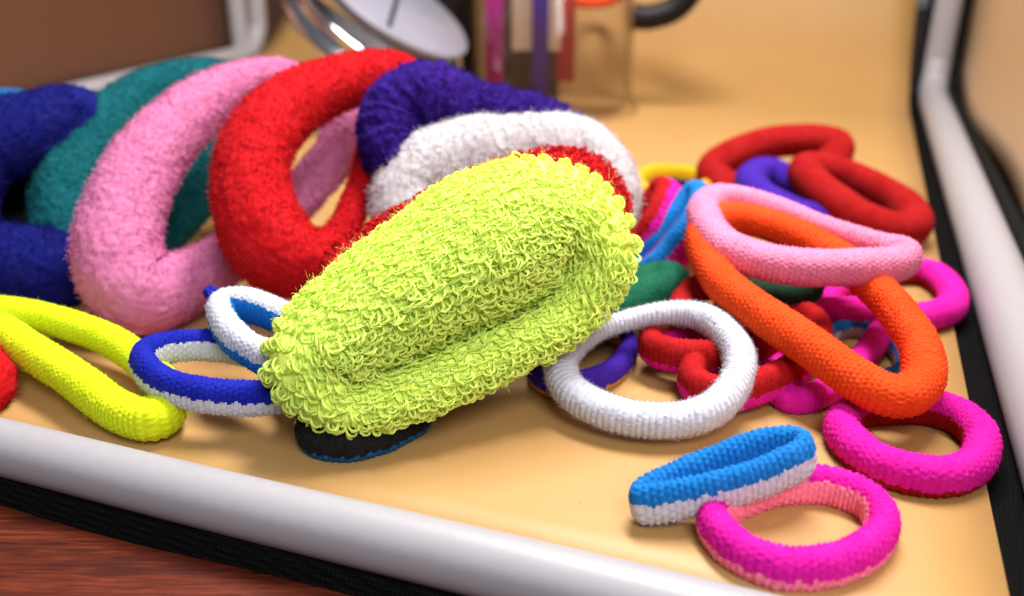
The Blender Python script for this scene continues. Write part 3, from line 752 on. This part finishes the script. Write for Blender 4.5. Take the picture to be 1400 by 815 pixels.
pile = mesh_obj('terry_pile', np.vstack(V), fc, Y['lime'], lime); pile['kind'] = 'stuff'
# short fluff between the loops
fi = RNG.integers(0, K, 26000); fp = LB[fi]+RNG.normal(0, .06, (26000, 3))+LNv[fi]*RNG.uniform(.02, .2, (26000, 1))
fd = nrm(LNv[fi]+RNG.normal(0, .8, fp.shape)); fs = nrm(np.cross(fd, RNG.normal(0, 1, fp.shape)))*.006; fe = fp+fd*RNG.uniform(.04, .11, (26000, 1))
fq = np.arange(26000)
fl_ = mesh_obj('fluff', np.vstack([fp-fs, fp+fs, fe, fe+fs*.5]), np.stack([fq, fq+26000, fq+78000, fq+52000], 1), Y['lime'], lime); fl_['kind'] = 'stuff'
# loose hair-fine fibres round its outline
V, Fq = [], []
for _ in range(230):
    i = random.randrange(K); p = LB[i]+LNv[i]*.12; d = nrm(LNv[i]+RNG.normal(0, .7, 3)); cur = RNG.normal(0, 1, 3); pts = [p]
    step = random.uniform(.05, .11)
    for _k in range(7):
        d = nrm(d+.35*cur+RNG.normal(0, .25, 3)); pts.append(pts[-1]+d*step)
    pts = np.array(pts); sd = nrm(np.cross(np.gradient(pts, axis=0), [.3, .8, .5]))*.0026; up = nrm(np.cross(sd, np.gradient(pts, axis=0)))*.0026
    base = len(V)
    for q, s_, u_ in zip(pts, sd, up): V += [q+s_, q-s_*.5+u_, q-s_*.5-u_]
    for k_ in range(7):
        for j in range(3): Fq.append((base+k_*3+j, base+k_*3+(j+1) % 3, base+k_*3+3+(j+1) % 3, base+k_*3+3+j))
st = mesh_obj('stray_fibre', V, np.array(Fq), Y['lime'], lime); st['kind'] = 'stuff'

# ------------------------------------------------------------------ behind: compact mirror, glass jug and what stands in it
def disc(name, c, n, r, th, mat, parent, bev=.12, seg=64, xdir=None):
    n = nrm(np.array(n, float)); a = nrm(np.cross(n, [0, 0, 1.]) if xdir is None else np.array(xdir, float)); b = np.cross(n, a)
    prof = [(0, -th/2), (r-bev, -th/2), (r, -th/2+bev), (r, th/2-bev), (r-bev, th/2), (0, th/2)]
    V, Fq = [], []
    for rr, hh in prof:
        for t in np.linspace(0, 2*np.pi, seg, endpoint=False): V.append(c+n*hh+rr*(np.cos(t)*a+np.sin(t)*b))
    for i in range(len(prof)-1):
        for j in range(seg): Fq.append((i*seg+j, i*seg+(j+1) % seg, (i+1)*seg+(j+1) % seg, (i+1)*seg+j))
    return mesh_obj(name, V, Fq, mat, parent)
def lathe(name, c, prof, mat, parent=None, seg=72):
    V, Fq = [], []
    for rr, hh in prof:
        for t in np.linspace(0, 2*np.pi, seg, endpoint=False): V.append(np.array(c)+[rr*math.cos(t), rr*math.sin(t), hh])
    for i in range(len(prof)-1):
        for j in range(seg): Fq.append((i*seg+j, i*seg+(j+1) % seg, (i+1)*seg+(j+1) % seg, (i+1)*seg+j))
    o = mesh_obj(name, V, Fq, mat, parent)
    import bmesh
    bm = bmesh.new(); bm.from_mesh(o.data); bmesh.ops.remove_doubles(bm, verts=bm.verts, dist=1e-6); bmesh.ops.recalc_face_normals(bm, faces=bm.faces); bm.to_mesh(o.data); bm.free()
    return o

mc = floor_pt(520, 118, 1.2)
mir = root('compact_mirror', (mc[0], mc[1], 0)); tag(mir, 'round chrome compact mirror open and tilted behind the red scrunchie', 'compact mirror')
DEPM = 62.0
def at_depth(u, v, y):
    d = ray(u, v); return CAM+d*(y/d[1])
c2 = at_depth(542, 3, 60.0); n2 = nrm(np.array([.55, -.2, .82]))
lathe_n = []
def lathe_axis(name, c, n, prof, mat, parent, seg=72):
    a = nrm(np.cross(n, [0, 1., 0])); b = np.cross(n, a); V, Fq = [], []
    for rr, hh in prof:
        for t in np.linspace(0, 2*np.pi, seg, endpoint=False): V.append(c+n*hh+rr*(np.cos(t)*a+np.sin(t)*b))
    for i in range(len(prof)-1):
        for j in range(seg): Fq.append((i*seg+j, i*seg+(j+1) % seg, (i+1)*seg+(j+1) % seg, (i+1)*seg+j))
    return mesh_obj(name, V, Fq, mat, parent)
lathe_axis('case', c2, n2, [(0, -3.5), (5.6, -3.5), (6.2, -3.3), (6.35, -2.95), (6.2, -2.65), (5.8, -2.5), (5.6, -2.1), (5.85, -1.8), (5.8, -1.55), (5.5, -1.5), (5.3, -1.7), (5.0, -2.1), (0, -2.1)], M_CHROME, mir)
lathe_axis('mirror_face', c2, n2, [(0, -.9), (4.6, -.9), (5.2, -.25), (5.3, -.1), (5.2, 0), (0, 0)], M_MIRROR, mir)
pa = c2+n2*.04; ax = nrm(np.cross(n2, [0, 1., 0])); bx_ = np.cross(n2, ax)
def pt(u, v):
    return on_plane(u, v, pa, n2)
tube_path('reflected_line', [pt(548, -30), pt(541, 5), pt(532, 36)], .16, M_BLACK, mir, 8)  # black tube stands in for a dark line reflected in the mirror
foot = (c2-n2*3.4)
disc('lid', np.array([foot[0]-1.5, foot[1]+1, .35]), (0, 0, 1.), 5.6, .7, M_CHROME, mir, .2, xdir=(1, 0, 0))
tube_path('hinge', [np.array([foot[0]-4.0, foot[1]+3, .5]), foot+np.array([-3.5, 2.5, 2.6])], .5, M_CHROME, mir, 12)

gc = at_depth(757, 152, 64.5); gc[2] = 0.05
jug = root('glass_jug', gc); tag(jug, 'clear glass jug with a black handle behind the white scrunchie', 'jug')
R = 5.4
lathe('body', gc, [(0, .35), (R-.5, .35), (R-.25, .7), (R-.22, 18), (R, 18), (R+.02, 1.4), (R+.15, .7), (R+.55, .12), (R+.5, 0), (0, 0)], M_GLASS, jug)
h = gc+np.array([R, 0, 0])
tube_path('handle', dense([h+[-.05, 0, 6.3], h+[1.2, -.1, 6.3], h+[2.8, -.15, 6.9], h+[3.9, -.2, 8.4], h+[4.3, -.2, 10.5], h+[4.1, -.1, 13], h+[2.6, 0, 15.2], h+[-.05, 0, 15.4]], 50), .85, M_BLACK, jug, 14)
def card(name, label, cat, u0, u1, y, z0, z1, mat, th=.12, bend=.3):
    x0 = at_depth(u0, 60, y)[0]; x1 = at_depth(u1, 60, y)[0]; n = 10; V = []
    for i in range(n+1):
        t = i/n; x = x0+(x1-x0)*t; yy = y+bend*math.sin(math.pi*t)
        for (dy, z) in ((0, z0), (0, z1), (th, z1), (th, z0)): V.append((x, yy+dy, z))
    Fq = [(i*4+j, (i+1)*4+j, (i+1)*4+(j+1) % 4, i*4+(j+1) % 4) for i in range(n) for j in range(4)]+[(0, 1, 2, 3), (n*4+3, n*4+2, n*4+1, n*4)]
    return tag(mesh_obj(name, V, Fq, mat), label, cat)
card('ribbon', 'dark purple ribbon strip standing in the glass jug', 'ribbon', 727, 750, 60.6, .5, 14, M_RIBBON, bend=.1)
card('tag_card', 'white card standing behind the purple ribbon in the jug', 'card', 700, 766, 62.0, 4.4, 15, M_TAG)
card('comb', 'magenta plastic strip standing at the left in the jug', 'comb', 664, 688, 62.5, 1.5, 13, M_STRIPM)
card('comb', 'narrow red plastic strip beside the white card in the jug', 'comb', 762, 786, 62.8, 2.2, 13, M_STRIPR)
card('comb', 'smoky brown plastic panel rearmost in the jug', 'comb', 684, 765, 66.0, .5, 14, M_SLATE)
knit_ring('bright orange hair tie lying high inside the glass jug', [(772,-6),(790,2),(822,2),(846,-6),(830,-14),(790,-14)], (810,0,7.2,fl(0,0)), .42, .42, 'orange', res=(4, 20), fz=200)
bc = at_depth(612, 118, 69); bc[2] = .05
can = root('black_canister', bc); tag(can, 'tall black canister between the compact mirror and the glass jug', 'canister')
lathe('body', bc, [(0, 0), (2.0, 0), (2.2, .2), (2.2, 13.0), (2.05, 13.3), (0, 13.3)], M_BLACK, can, 48)
lathe('lid', bc, [(0, 13.35), (2.3, 13.35), (2.3, 15.2), (2.1, 15.5), (0, 15.5)], M_SLATE, can, 48)

for o in bpy.data.objects:
    if '_o' in o: del o['_o']
for r_ in REPORT: print('RING', *r_)
